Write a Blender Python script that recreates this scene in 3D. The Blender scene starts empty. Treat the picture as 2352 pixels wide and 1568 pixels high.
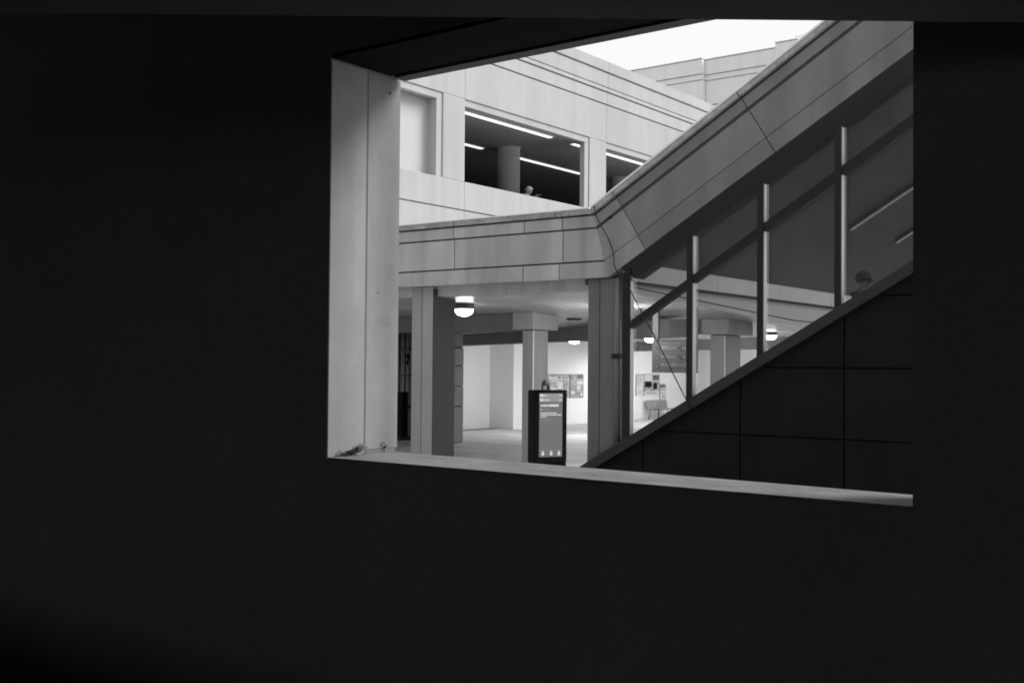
import bpy, bmesh, math, random
from mathutils import Vector, Matrix
R = math.radians
random.seed(7)
sc = bpy.context.scene
COL = sc.collection

# ------------------------------------------------------------------ camera
EYE = 2.1
cam_d = bpy.data.cameras.new('camera')
cam = bpy.data.objects.new('camera', cam_d)
COL.objects.link(cam)
cam.location = (0, 0, EYE)
cam.matrix_world = Matrix.Translation((0, 0, EYE)) @ Matrix.Rotation(R(39.5), 4, 'Z') @ Matrix.Rotation(R(91.1), 4, 'X') @ Matrix.Rotation(R(.55), 4, 'Z')
cam_d.sensor_width = 36
cam_d.lens = 36 * 2634 / 2352
cam_d.shift_x = (1176 - 972) / 2352
cam_d.shift_y = -(784 - 790) / 2352
cam_d.clip_start = .05
cam_d.clip_end = 1500
sc.camera = cam

# ------------------------------------------------------------------ sky and sun (overcast, black and white film)
SUN_EL, SUN_AZ = 42, 48          # azimuth of the sun, degrees clockwise from +Y
world = bpy.data.worlds.new('World')
sc.world = world
world.use_nodes = True
wn = world.node_tree
wn.nodes.clear()
sky = wn.nodes.new('ShaderNodeTexSky')
sky.sky_type = 'NISHITA'
sky.sun_disc = False
sky.sun_elevation = R(SUN_EL)
sky.sun_rotation = R(SUN_AZ)
sky.dust_density = 4
bw = wn.nodes.new('ShaderNodeRGBToBW')
mx = wn.nodes.new('ShaderNodeMath'); mx.operation = 'MULTIPLY_ADD'
mx.inputs[1].default_value = .10      # a little of the clear sky's own gradient
mx.inputs[2].default_value = 7.0      # behind an even cloud deck
bg = wn.nodes.new('ShaderNodeBackground')
bg.inputs['Strength'].default_value = .10
out = wn.nodes.new('ShaderNodeOutputWorld')
wn.links.new(sky.outputs[0], bw.inputs[0])
wn.links.new(bw.outputs[0], mx.inputs[0])
wn.links.new(mx.outputs[0], bg.inputs[0])
wn.links.new(bg.outputs[0], out.inputs[0])

sun_d = bpy.data.lights.new('sun', 'SUN')
sun_d.energy = 2.5
sun_d.angle = R(30)
sun_d.color = (1, 1, 1)
sun = bpy.data.objects.new('sun', sun_d)
COL.objects.link(sun)
_d = Vector((math.sin(R(SUN_AZ)) * math.cos(R(SUN_EL)), math.cos(R(SUN_AZ)) * math.cos(R(SUN_EL)), math.sin(R(SUN_EL))))
sun.rotation_euler = _d.to_track_quat('Z', 'Y').to_euler()
sun.location = (20, -10, 40)

sc.view_settings.view_transform = 'Standard'
sc.view_settings.look = 'None'
sc.view_settings.exposure = .4
sc.view_settings.gamma = 1
sc.view_settings.use_curve_mapping = False
sc.render.engine = 'CYCLES'
sc.cycles.use_denoising = True
sc.cycles.filter_width = 1.8
sc.cycles.max_bounces = 10
sc.cycles.diffuse_bounces = 6
sc.cycles.transparent_max_bounces = 16
sc.cycles.sample_clamp_indirect = 6

# ------------------------------------------------------------------ materials
def mat(name, base, rough=.8, var=.12, scale=.6, speck=.12, speck_scale=90, bump=.15, streak=0, metallic=0, pits=0, spec=.4, vary=0):
    """grey material with broad mottling, fine speckle, optional vertical run-off streaks"""
    m = bpy.data.materials.new(name); m.use_nodes = True
    n = m.node_tree; L = n.links
    b = n.nodes['Principled BSDF']
    tc = n.nodes.new('ShaderNodeTexCoord')
    n1 = n.nodes.new('ShaderNodeTexNoise'); n1.inputs['Scale'].default_value = scale; n1.inputs['Detail'].default_value = 6; n1.inputs['Roughness'].default_value = .6
    n2 = n.nodes.new('ShaderNodeTexNoise'); n2.inputs['Scale'].default_value = speck_scale; n2.inputs['Detail'].default_value = 3
    L.new(tc.outputs['Object'], n1.inputs['Vector']); L.new(tc.outputs['Object'], n2.inputs['Vector'])
    def rng(src, lo, hi, a=.3, c=.7):
        r = n.nodes.new('ShaderNodeMapRange')
        r.inputs['From Min'].default_value = a; r.inputs['From Max'].default_value = c
        r.inputs['To Min'].default_value = lo; r.inputs['To Max'].default_value = hi
        L.new(src, r.inputs['Value']); return r.outputs[0]
    def mul(x, y):
        k = n.nodes.new('ShaderNodeMath'); k.operation = 'MULTIPLY'
        L.new(x, k.inputs[0])
        if isinstance(y, float): k.inputs[1].default_value = y
        else: L.new(y, k.inputs[1])
        return k.outputs[0]
    f = mul(rng(n1.outputs['Fac'], 1 - var, 1 + var), rng(n2.outputs['Fac'], 1 - speck, 1 + speck))
    if streak:
        mp = n.nodes.new('ShaderNodeMapping'); mp.inputs['Scale'].default_value = (1.5, 1.5, .10)
        n3 = n.nodes.new('ShaderNodeTexNoise'); n3.inputs['Scale'].default_value = 1.6; n3.inputs['Detail'].default_value = 5
        L.new(tc.outputs['Object'], mp.inputs[0]); L.new(mp.outputs[0], n3.inputs['Vector'])
        f = mul(f, rng(n3.outputs['Fac'], 1 - streak, 1 + streak * .3, .38, .6))
    if pits:
        n4 = n.nodes.new('ShaderNodeTexNoise'); n4.inputs['Scale'].default_value = 5; n4.inputs['Detail'].default_value = 9; n4.inputs['Roughness'].default_value = .75
        L.new(tc.outputs['Object'], n4.inputs['Vector'])
        f = mul(f, rng(n4.outputs['Fac'], 1 - pits, 1., .3, .44))
    if vary:
        oi = n.nodes.new('ShaderNodeObjectInfo')
        f = mul(f, rng(oi.outputs['Random'], 1 - vary, 1 + vary, 0., 1.))
    f = mul(f, float(base))
    cc = n.nodes.new('ShaderNodeCombineColor')
    for i in range(3): L.new(f, cc.inputs[i])
    L.new(cc.outputs[0], b.inputs['Base Color'])
    b.inputs['Roughness'].default_value = rough
    b.inputs['Metallic'].default_value = metallic
    b.inputs['Specular IOR Level'].default_value = spec
    if bump:
        bp = n.nodes.new('ShaderNodeBump'); bp.inputs['Strength'].default_value = bump; bp.inputs['Distance'].default_value = .01
        L.new(n2.outputs['Fac'], bp.inputs['Height']); L.new(bp.outputs[0], b.inputs['Normal'])
    return m

def emit(name, s, base=.8):
    m = bpy.data.materials.new(name); m.use_nodes = True
    n = m.node_tree; b = n.nodes['Principled BSDF']
    b.inputs['Base Color'].default_value = (base, base, base, 1)
    b.inputs['Roughness'].default_value = .3
    b.inputs['Specular IOR Level'].default_value = .2
    b.inputs['Emission Color'].default_value = (1, 1, 1, 1)
    b.inputs['Emission Strength'].default_value = s
    return m

def glass(name, tint, gloss):
    m = bpy.data.materials.new(name); m.use_nodes = True
    n = m.node_tree; n.nodes.clear()
    o = n.nodes.new('ShaderNodeOutputMaterial')
    t = n.nodes.new('ShaderNodeBsdfTransparent'); t.inputs[0].default_value = (tint, tint, tint, 1)
    g = n.nodes.new('ShaderNodeBsdfGlossy'); g.inputs['Roughness'].default_value = .03; g.inputs[0].default_value = (.8, .8, .8, 1)
    mxs = n.nodes.new('ShaderNodeMixShader')
    tc = n.nodes.new('ShaderNodeTexCoord')
    nz = n.nodes.new('ShaderNodeTexNoise'); nz.inputs['Scale'].default_value = 3; nz.inputs['Detail'].default_value = 8
    n.links.new(tc.outputs['Object'], nz.inputs['Vector'])
    d = n.nodes.new('ShaderNodeBsdfDiffuse'); d.inputs[0].default_value = (.35, .35, .35, 1)     # dust film
    mr = n.nodes.new('ShaderNodeMapRange'); mr.inputs['From Min'].default_value = .35; mr.inputs['From Max'].default_value = .75
    mr.inputs['To Min'].default_value = .01; mr.inputs['To Max'].default_value = .05
    n.links.new(nz.outputs['Fac'], mr.inputs[0])
    fr = n.nodes.new('ShaderNodeFresnel'); fr.inputs[0].default_value = gloss
    m2 = n.nodes.new('ShaderNodeMixShader')
    n.links.new(fr.outputs[0], mxs.inputs[0]); n.links.new(t.outputs[0], mxs.inputs[1]); n.links.new(g.outputs[0], mxs.inputs[2])
    n.links.new(mr.outputs[0], m2.inputs[0]); n.links.new(mxs.outputs[0], m2.inputs[1]); n.links.new(d.outputs[0], m2.inputs[2])
    n.links.new(m2.outputs[0], o.inputs[0])
    return m

M = dict(
    header_shade=mat('header_soffit_shade', .008, .95, .2, .8, .1, 40, .2, spec=.05),  # shade under the header put into a near-black colour
    garage_floor=mat('garage_floor', .025, .95, .2, 1.5, .1, 40, .1, spec=.03),
    garage=mat('garage_concrete', .20, .95, .1, .8, .1, 40, .1, spec=.05),
    jamb=mat('jamb_concrete', .32, .85, .13, 1.1, .10, 110, .2, streak=.18, pits=.12),
    column=mat('column_concrete', .28, .85, .14, 1.3, .10, 110, .2, streak=.22, pits=.2),
    sill=mat('sill_concrete', .19, .9, .28, 3.5, .22, 70, .6, pits=.5),
    facade=mat('facade_precast', .45, .8, .05, .35, .05, 80, .1, streak=.06, vary=.03),
    band_in=mat('inner_fascia', .75, .8, .05, .5, .05, 40, .15),
    facade_far=mat('far_precast', .85, .85, .04, .2, .03, 20, .1, streak=.04),
    recess=mat('recess_render', .52, .7, .03, .5, .03, 40, .1),
    clad_half_shade=mat('bend_cladding_half_shade', .29, .8, .12, .9, .14, 70, .15, streak=.14, vary=.04),  # fascia stone with part of the canopy's shade in its colour
    fascia_shade=mat('bend_fascia_shade', .38, .8, .12, .9, .14, 70, .15, streak=.18, vary=.03),  # fascia stone darkened a little, shade deepening towards the bend
    clad=mat('stair_cladding_shade', .19, .8, .12, .9, .14, 70, .15, streak=.14, vary=.10),  # same stone as the fascia, darkened for the shade on the slope
    side_shade=mat('pillar_side_shade', .055, .8, .08, .8, .18, 45, .2),  # shade on the pillar's side, held in the colour
    pillar_shade=mat('pillar_panel_shade', .15, .8, .08, .8, .10, 110, .1, streak=.12),  # pillar panel copy with shade near the bend in its colour
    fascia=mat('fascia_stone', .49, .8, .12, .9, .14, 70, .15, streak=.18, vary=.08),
    coping=mat('coping_stone', .36, .85, .3, 4, .3, 38, .4, pits=.3),
    joint=mat('joint_shadow_gap', .06, .9, .1, 1, .1, 40, 0),
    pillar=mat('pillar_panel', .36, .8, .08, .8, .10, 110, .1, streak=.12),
    dark_metal=mat('dark_frame_metal', .012, .5, .1, 2, .1, 60, .05, spec=.3),
    alu=mat('pale_aluminium', .85, .5, .04, 1, .04, 60, .05),
    flash=mat('metal_flashing', .88, .5, .06, 2, .05, 60, .05),
    curb=mat('curb_metal', .02, .6, .15, 3, .15, 50, .1),
    dark_stone=mat('dark_granite', .010, .7, .2, 1.5, .25, 60, .05, spec=.08),
    soffit=mat('soffit_board', .045, .6, .08, .5, .08, 40, .05),
    plank=mat('ceiling_metal', .42, .34, .06, .4, .05, 30, .05, spec=.5, vary=.05),
    plank_up=mat('ribbed_ceiling', .45, .7, .1, .6, .15, 30, .1),
    wall_in=mat('painted_wall', .80, .7, .03, .3, .03, 40, .05),
    wall_util=mat('utility_wall', .30, .8, .15, 1, .1, 40, .1),
    bulkhead=mat('bulkhead_board', .18, .75, .05, .5, .08, 40, .05),
    stone=mat('grey_stone', .30, .8, .08, 1.5, .15, 45, .2),
    paving=mat('paving', .60, .55, .2, .5, .12, 60, .2, pits=.15, vary=.08),
    ground=mat('pale_concrete_ground', .38, .9, .2, .4, .2, 30, .3),
    black=mat('black_paint', .006, .6, .1, 3, .1, 60, 0, spec=.1),
    dark_panel=mat('dark_panel', .02, .5, .1, 3, .1, 60, 0),
    pipe=mat('galvanised_pipe', .38, .5, .15, 4, .1, 60, 0),
    pipe_dark=mat('dark_pipe', .07, .5, .15, 4, .1, 60, 0),
    downpipe=mat('downpipe_metal', .14, .35, .08, 3, .05, 60, 0, spec=.6),
    round_col=mat('round_column_concrete', .90, .8, .06, .8, .12, 45, .2),
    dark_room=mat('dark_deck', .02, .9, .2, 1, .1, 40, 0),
    leaf=mat('leaf', .05, .6, .3, 20, .2, 60, 0),
    cable=mat('black_cable', .015, .6, 0, 2, 0, 60, 0),
    print_dark=mat('print_dark', .13, .6, .05, 6, .05, 60, 0),
    print_mid=mat('print_mid', .30, .6, .25, 9, .05, 60, 0),
    print_light=mat('print_light', .62, .6, .1, 12, .05, 60, 0),
    print_photo=mat('print_photo', .34, .6, .75, 7, .2, 25, 0),
    sign_dark=mat('sign_board', .05, .6, .05, 3, .05, 60, 0),
    sign_text=mat('sign_lettering', .14, .6, .05, 3, .05, 60, 0),
    bench=mat('bench_mesh', .26, .5, .1, 6, .3, 90, 0),
    skin=mat('skin', .18, .55, .08, 10, .05, 60, 0),
    hair_fair=mat('fair_hair', .24, .7, .5, 30, .3, 90, .2),
    hair_dark=mat('dark_hair', .03, .6, .3, 40, .3, 90, .2),
    cloth_dark=mat('dark_cloth', .03, .9, .2, 6, .1, 90, .1),
    cloth_mid=mat('grey_cloth', .16, .9, .2, 6, .1, 90, .1),
    step=mat('step_metal', .12, .5, .1, 3, .1, 60, 0),
    rubber=mat('handrail_rubber', .015, .5, 0, 3, 0, 60, 0),
    bowl=emit('lamp_bowl', 14),
    bowl_mid=emit('bright_lamp_bowl', 150),
    bowl_hall=emit('hall_lamp_bowl', 370),  # very bright; mostly for added lamps out of view
    tube=emit('tube_diffuser', 1.05),
    soft_tube=emit('dim_tube', .022),
    screen=emit('screen_grey', .115, .02),
    screen_top=emit('screen_header', .21, .02),
    screen_text=emit('screen_text', .48, .02),
    glass=glass('clear_glass', .95, 1.35),
)

# ------------------------------------------------------------------ helpers
def thing(name, label, cat, loc=(0, 0, 0), group=None):
    o = bpy.data.objects.new(name, None); COL.objects.link(o)
    o.empty_display_size = .2
    o.location = loc; o['label'] = label; o['category'] = cat
    if group: o['group'] = group
    return o

def tag(o, label=None, cat=None, group=None, kind=None):
    if label: o['label'] = label
    if cat: o['category'] = cat
    if group: o['group'] = group
    if kind: o['kind'] = kind
    return o

def world_loc(p):
    v = Vector((0, 0, 0))
    while p is not None:
        v += p.location; p = p.parent
    return v

def link(name, bm, m, parent=None, loc=None, smooth=False):
    """bm is in world coordinates; origin goes to loc (or the parent's origin)"""
    base = world_loc(parent) if parent else Vector((0, 0, 0))
    if loc is None:
        loc = base if parent else Vector((0, 0, 0))
    loc = Vector(loc)
    bmesh.ops.translate(bm, verts=bm.verts, vec=-loc)
    bmesh.ops.recalc_face_normals(bm, faces=bm.faces)
    me = bpy.data.meshes.new(name)
    bm.to_mesh(me); bm.free()
    me.materials.append(M[m])
    if smooth:
        for p in me.polygons: p.use_smooth = True
    o = bpy.data.objects.new(name, me); COL.objects.link(o)
    if parent: o.parent = parent
    o.location = loc - base
    return o

def bm_box(bm, x0, x1, y0, y1, z0, z1, bev=0):
    b = bmesh.new()
    bmesh.ops.create_cube(b, size=1)
    for v in b.verts:
        v.co = ((x0 + x1) / 2 + v.co.x * (x1 - x0), (y0 + y1) / 2 + v.co.y * (y1 - y0), (z0 + z1) / 2 + v.co.z * (z1 - z0))
    if bev: bmesh.ops.bevel(b, geom=b.edges[:], offset=bev, segments=1, affect='EDGES')
    t = bpy.data.meshes.new('t'); b.to_mesh(t); b.free(); bm.from_mesh(t); bpy.data.meshes.remove(t)
    return bm

def box(name, m, parent, x0, x1, y0, y1, z0, z1, bev=0):
    return link(name, bm_box(bmesh.new(), x0, x1, y0, y1, z0, z1, bev), m, parent)

def bm_prism(bm, pts, axis, a, b):
    """pts: 2-D outline; axis 'x' -> (y,z), 'y' -> (x,z), 'z' -> (x,y); extruded a..b"""
    def P(p, t):
        return {'x': (t, p[0], p[1]), 'y': (p[0], t, p[1]), 'z': (p[0], p[1], t)}[axis]
    va = [bm.verts.new(P(p, a)) for p in pts]; vb = [bm.verts.new(P(p, b)) for p in pts]
    n = len(pts)
    bm.faces.new(va); bm.faces.new(vb[::-1])
    for i in range(n): bm.faces.new((va[i], vb[i], vb[(i + 1) % n], va[(i + 1) % n]))
    return bm

def prism(name, m, parent, pts, axis, a, b, bev=0):
    bm = bm_prism(bmesh.new(), pts, axis, a, b)
    bmesh.ops.recalc_face_normals(bm, faces=bm.faces)
    if bev: bmesh.ops.bevel(bm, geom=bm.edges[:], offset=bev, segments=1, affect='EDGES')
    return link(name, bm, m, parent)

def bm_tube(bm, pts, r, seg=10, caps=True):
    pts = [Vector(p) for p in pts]; rings = []
    for i, p in enumerate(pts):
        d = (pts[min(i + 1, len(pts) - 1)] - pts[max(i - 1, 0)]).normalized()
        u = d.cross(Vector((0, 0, 1)))
        if u.length < .05: u = d.cross(Vector((1, 0, 0)))
        u.normalize(); w = d.cross(u)
        rr = r[i] if isinstance(r, (list, tuple)) else r
        rings.append([bm.verts.new(p + (u * math.cos(t) + w * math.sin(t)) * rr) for t in [2 * math.pi * k / seg for k in range(seg)]])
    for a, b in zip(rings, rings[1:]):
        for k in range(seg): bm.faces.new((a[k], a[(k + 1) % seg], b[(k + 1) % seg], b[k]))
    if caps:
        bm.faces.new(rings[0][::-1]); bm.faces.new(rings[-1])
    return bm

def tube(name, m, parent, pts, r, seg=10):
    return link(name, bm_tube(bmesh.new(), pts, r, seg), m, parent, smooth=True)

def bm_lathe(bm, prof, c, seg=24):
    rings = []
    for (r, z) in prof:
        if r < 1e-5: rings.append([bm.verts.new((c[0], c[1], c[2] + z))])
        else: rings.append([bm.verts.new((c[0] + r * math.cos(2 * math.pi * k / seg), c[1] + r * math.sin(2 * math.pi * k / seg), c[2] + z)) for k in range(seg)])
    for a, b in zip(rings, rings[1:]):
        for k in range(seg):
            k2 = (k + 1) % seg
            if len(a) == 1 and len(b) == 1: continue
            if len(a) == 1: bm.faces.new((a[0], b[k], b[k2]))
            elif len(b) == 1: bm.faces.new((a[k], b[0], a[k2]))
            else: bm.faces.new((a[k], a[k2], b[k2], b[k]))
    return bm

def copy_tree(o, parent=None):
    c = o.copy(); COL.objects.link(c)
    if parent: c.parent = parent
    for ch in list(o.children): copy_tree(ch, c)
    return c

# ================================================================== GROUND AND SETTING
gb = bmesh.new()      # one sheet with a pit for the garage's lower level
for a in ((-700, -18.2, -700, 700), (8.9, 700, -700, 700), (-18.2, 8.9, -700, -12.1), (-18.2, 8.9, 5.5, 700)): bm_box(gb, *a, -.5, -.008)
g = link('ground', gb, 'ground'); tag(g, kind='structure')
yard = box('courtyard_paving', 'paving', None, -19, 6, 6.4, 16.2, -.006, .0); tag(yard, kind='structure')
floor = box('concourse_floor', 'joint', None, -26.5, 3, 16.2, 48, -.006, -.002); tag(floor, kind='structure')
slab_me = None
nx, ny, S = 9, 19, 1.55
for i in range(nx):
    for j in range(ny):
        if slab_me is None:
            bm = bm_box(bmesh.new(), -S / 2 + .013, S / 2 - .013, -S / 2 + .013, S / 2 - .013, -.004, .008, .003)
            o = link('paving_slab', bm, 'paving', floor); slab_me = o.data
        else:
            o = bpy.data.objects.new('paving_slab', slab_me); COL.objects.link(o); o.parent = floor
        o.location = (-22.0 + i * S, 17.0 + j * S, random.uniform(0, .0015))

# ================================================================== GARAGE THE CAMERA STANDS IN
gar = thing('parking_garage', 'dark concrete garage wall around the window opening in the foreground', 'building', (-5.2, 5.4, 0))
WX0, WX1 = -1.558, -5.24
box('wall', 'garage', gar, -18, WX1, 5.38, 6.06, -1.4, 9.5)                     # left of the opening
box('wall', 'garage', gar, -1.557, 9, 5.30, 5.80, -1.4, 9.5)                    # right of the opening, added to black out the right margin
prism('wall', 'garage', gar, [(WX1, 5.382), (-1.557, 5.302), (-1.557, 5.79), (WX1, 6.05)], 'z', -1.4, 1.484)
jb = prism('jamb', 'jamb', gar, [(-5.2395, 1.44), (-5.2395, 4.10), (-5.20, 4.10), (-5.20, 1.44)], 'y', 5.385, 5.725)
jb.location.x -= .035
sl = prism('sill', 'sill', gar, [(WX1 - .03, 5.388), (-1.50, 5.308), (-1.50, 5.80), (WX1 - .03, 6.075)], 'z', 1.486, 1.5)
box('header_beam', 'garage', gar, WX1, -1.557, 5.381, 6.07, 4.135, 9.5)
box('header_soffit', 'header_shade', gar, WX1 + .002, -1.559, 5.384, 5.968, 4.112, 4.134)  # dark plate standing for the shade below the header
box('drip_trim', 'curb', gar, WX1 + .04, -1.557, 5.97, 6.085, 4.095, 4.135)
# interior of the level
box('floor', 'garage_floor', gar, -18, 9, -12, .9, .20, .50)
box('ramp_floor', 'garage_floor', gar, -18, 9, -12, 5.29, -1.6, -1.4)
box('ceiling', 'garage', gar, -18, 9, -12, 5.29, 5.5, 5.8)
box('parapet', 'garage', gar, -18, 9, -12.3, -12, -1.4, 1.5)  # unseen back wall; strip above left open to lift the dark level
box('back_header', 'garage', gar, -18, 9, -12.3, -12, 3.3, 5.9)
for x in (-14, -7, 0, 6): box('back_pier', 'garage', gar, x - .3, x + .3, -12.3, -12, 1.5, 3.3)
box('side_wall', 'garage', gar, -18.3, -18, -12.3, 6.06, -1.4, 9.5)
box('side_wall', 'garage', gar, 9, 9.3, -12.3, 5.8, -1.4, 9.5)
box('upper_deck', 'garage', gar, -18, 9, -12, 5.28, 8.8, 9.1)
# added beam that blacks out the top margin, square to the view
fw = Vector((-math.sin(R(39.5)), math.cos(R(39.5)))); rt = Vector((math.cos(R(39.5)), math.sin(R(39.5))))
def FR(d, s): v = fw * d + rt * s; return (v.x, v.y)
prism('border_beam', 'garage', gar, [FR(3.9, -5.0), FR(3.9, 3.2), FR(4.15, 3.2), FR(4.15, -5.0)], 'z', 3.37, 5.51)

# column standing in the opening against the jamb
col = thing('concrete_column', 'weathered pale concrete column standing on the left end of the window sill', 'column', (-5.4, 5.9, 1.5))
prism('shaft', 'column', col, [(-5.62, 5.742), (-5.238, 5.742), (-5.238, 6.082), (-5.62, 6.082)], 'z', 1.53, 4.10, .006)
box('base_joint', 'joint', col, -5.60, -5.25, 5.76, 6.05, 1.50, 1.532)
bm = bmesh.new()
for z, y, r in ((3.99, 5.965, .008), (2.6, 5.86, .004)):
    bmesh.ops.create_uvsphere(bm, u_segments=8, v_segments=6, radius=r, matrix=Matrix.Translation((-5.236, y, z)))
link('anchor_hole', bm, 'joint', col)

# ================================================================== UPPER BUILDING (facade facing +X)
FX = -18.5
ub = thing('concrete_building', 'pale precast building with wide parking deck openings above the canopy roof', 'building', (FX, 25, 0))
Y0, Y1 = 8.0, 60.0
P7 = 7.25
pier_edges = [(23.17 - P7 + .0, 24.05 - P7), (23.17, 24.10), (30.42, 31.42), (37.67, 38.67), (44.92, 45.92)]
joints = [Y0, 16.85, 24.10, 31.42, 38.67, 45.92, Y1]
box('core_wall', 'joint', ub, FX - .30, FX - .06, Y0, Y1, 9.21, 11.6)
box('core_wall', 'joint', ub, FX - .30, FX - .06, Y0, Y1, 4.0, 6.98)
def band(z0, z1, off, bev=.006):
    for a, b in zip(joints, joints[1:]):
        box('wall_panel', 'facade', ub, FX - .2, FX + off, a + .004, b - .004, z0, z1, bev)
band(4.0, 6.22, 0); band(6.25, 7.0, 0)
band(9.205, 10.37, 0); band(10.40, 10.76, .02); band(10.79, 10.90, .05); band(10.925, 11.37, .05); band(11.395, 11.72, .09)
for a, b in pier_edges:
    box('pier', 'facade', ub, FX - .2, FX, a, b, 7.003, 9.20, .006)
opens = [(16.80, 23.17), (24.10, 30.42), (31.42, 37.67), (38.67, 44.92), (45.92, Y1)]
for a, b in opens:
    box('opening_head', 'facade', ub, FX - .2, FX - .035, a + .002, b - .002, 9.02, 9.20, .004)
    box('opening_jamb', 'facade', ub, FX - .2, FX - .035, b - .24, b - .002, 7.003, 9.018, .004)
# first opening is blanked with a pale recessed wall
box('infill_wall', 'recess', ub, FX - .55, FX - .34, 16.4, 22.93, 6.9, 9.30)
box('infill_return', 'facade', ub, FX - .34, FX - .2, 22.93, 23.10, 6.98, 9.2)
box('infill_sill', 'facade', ub, FX - .34, FX - .19, 16.4, 22.93, 6.9, 6.99)
# deck inside
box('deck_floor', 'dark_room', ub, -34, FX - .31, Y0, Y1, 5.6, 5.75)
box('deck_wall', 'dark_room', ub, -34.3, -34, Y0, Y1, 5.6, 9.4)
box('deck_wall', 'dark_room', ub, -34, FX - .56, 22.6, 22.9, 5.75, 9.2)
box('roof_slab', 'joint', ub, -34.3, FX - .31, Y0, Y1, 9.22, 11.5)
W = .30
pl_me = None
for k in range(50):
    x = FX - .34 - W / 2 - k * W
    if pl_me is None:
        o = link('ceiling_board', bm_box(bmesh.new(), -W / 2 + .012, W / 2 - .012, 23.0, Y1 - .1, 9.15, 9.19), 'plank_up', ub); pl_me = o.data
    else:
        o = bpy.data.objects.new('ceiling_board', pl_me); COL.objects.link(o); o.parent = ub
    o.location = (x, 0, 0)

def tube_light(x, y, label, group):
    t = thing('strip_light', label, 'ceiling light', (x, y, 9.15), group)
    box('housing', 'alu', t, x - .15, x + .15, y - .595, y + .595, 9.125, 9.148)
    box('diffuser', 'tube', t, x - .07, x + .07, y - .58, y + .58, 9.108, 9.1245)
    return t
rows = [(-19.28, 29.44 - 6.0, 'front row, left opening'), (-19.28, 30.67, 'front row, right opening'), (-22.03, 29.62 - 6, 'second row, left opening'), (-22.03, 30.87, 'second row, right opening')]
words = ['first', 'second', 'third', 'fourth', 'fifth']
proto = None
for (x, y, w) in rows:
    for k in range(5):
        lab = {0: '%s tube from the left in the front row of the left opening',
               1: '%s tube from the left in the front row of the right opening',
               2: '%s tube from the left in the rear row, left of the round column',
               3: '%s tube from the left in the rear row, right of the round column'}[rows.index((x, y, w))] % words[k]
        if proto is None:
            proto = tube_light(x, y + .6, lab, 'tube lights on the parking deck ceiling')
        else:
            c = copy_tree(proto); c.location = (x, y + .6 + 1.2 * k, 9.15); c['label'] = lab
c = copy_tree(proto); c.location = (-24.9, 41.0, 9.15); c['label'] = 'small far lit tube glimpsed beside the partly hidden round column'

def round_column(y, label):
    t = thing('round_column', label, 'column', (-21.35, y, 5.75), 'round columns of the parking deck')
    link('shaft', bm_lathe(bmesh.new(), [(.0, 0), (.36, 0), (.36, 3.38), (.39, 3.385), (.39, 3.395), (0, 3.395)], (-21.35, y, 5.75), 32), 'round_col', t, smooth=False)
    for p in t.children[0].data.polygons: p.use_smooth = len(p.vertices) == 4 and abs(p.normal.z) < .5
    return t
rc = round_column(30.15, 'round pale column standing in the wide dark opening')
c = copy_tree(rc); c.location = (-21.35, 37.4, 5.75); c['label'] = 'round column half hidden by the sloping canopy in the right opening'

# ================================================================== FAR BUILDING
fb = thing('distant_building', 'pale stepped building with banded cornice rising behind the facade', 'building', (-28.8, 60, 0))
def far_block(x0, x1, y, zt, yb=80):
    box('wall', 'facade_far', fb, x0, x1, y + .12, yb, 0, zt - 2.6)
    z = zt - 2.57
    for h, off in ((1.35, .04), (.30, .10), (.90, .16)):
        pass
    box('wall_band', 'facade_far', fb, x0, x1, y + .06, yb, zt - 2.56, zt - 1.22, .01)
    box('wall_band', 'facade_far', fb, x0, x1, y + .02, yb, zt - 1.19, zt - .90, .01)
    box('cornice', 'facade_far', fb, x0, x1, y - .04, yb, zt - .87, zt - .05, .01)
    box('coping', 'facade_far', fb, x0 - .03, x1 + .03, y - .10, yb, zt - .03, zt + .02, .01)
far_block(-48, -28.82, 59.4, 19.55)
far_block(-28.80, -24.62, 59.75, 19.53)
far_block(-24.60, -23.4, 59.5, 19.72)
box('roof_box', 'facade_far', fb, -24.2, -22.9, 61.2, 64, 19.6, 20.4)
box('roof_vent', 'facade_far', fb, -29.2, -27.6, 66, 68, 19.9, 20.6)
far_block(-23.36, -10, 60.2, 19.50)

# ================================================================== ENTRANCE CANOPY (flat run)
YF = 16.3
TAN = .615; TH = math.atan(TAN); HB = math.tan(TH / 2)
ZT = 4.715; XB = -9.858
def off_flat_z(d): return ZT - d
def bend_x(d): return XB + d * HB
def slope_pt(d, s):                        # s metres up the slope from the mitre
    b = Vector((bend_x(d), ZT - d)); return (b.x + s * math.cos(TH), b.y + s * math.sin(TH))
def slope_s(d, x): return (x - bend_x(d)) / math.cos(TH)

can = thing('entrance_canopy', 'grey stone clad canopy beam over the station concourse entrance', 'canopy', (-14, YF, 0))
courses = [('coping', 0, .085, -.035, 'coping', [-19.0, -12.72, -10.55]),
           ('fascia_panel', .115, .305, 0, 'fascia', [-19.0, -16.6, -12.75, -11.2, -10.43]),
           ('fascia_panel', .335, .855, 0, 'fascia', [-19.0, -16.6, -12.72, -10.41]),
           ('fascia_panel', .885, 1.142, -.022, 'fascia', [-19.0, -16.6, -11.2, -10.47])]
for nm, d0, d1, off, m, cuts in courses:
    for i, a in enumerate(cuts):
        last = i == len(cuts) - 1
        b = bend_x(d0) if last else cuts[i + 1] - .018
        b2 = bend_x(d1) if last else b
        prism(nm, 'fascia_shade' if (last and m == 'fascia') else m, can, [(a, ZT - d0), (b, ZT - d0), (b2, ZT - d1), (a, ZT - d1)], 'y', YF + off, YF + .16, .004)
box('backing', 'joint', can, -19, -9.55, YF + .02, YF + .20, 3.59, 4.70)
box('flashing', 'flash', can, -19, -9.90, YF - .045, YF + .45, ZT + .002, ZT + .022)
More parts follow.
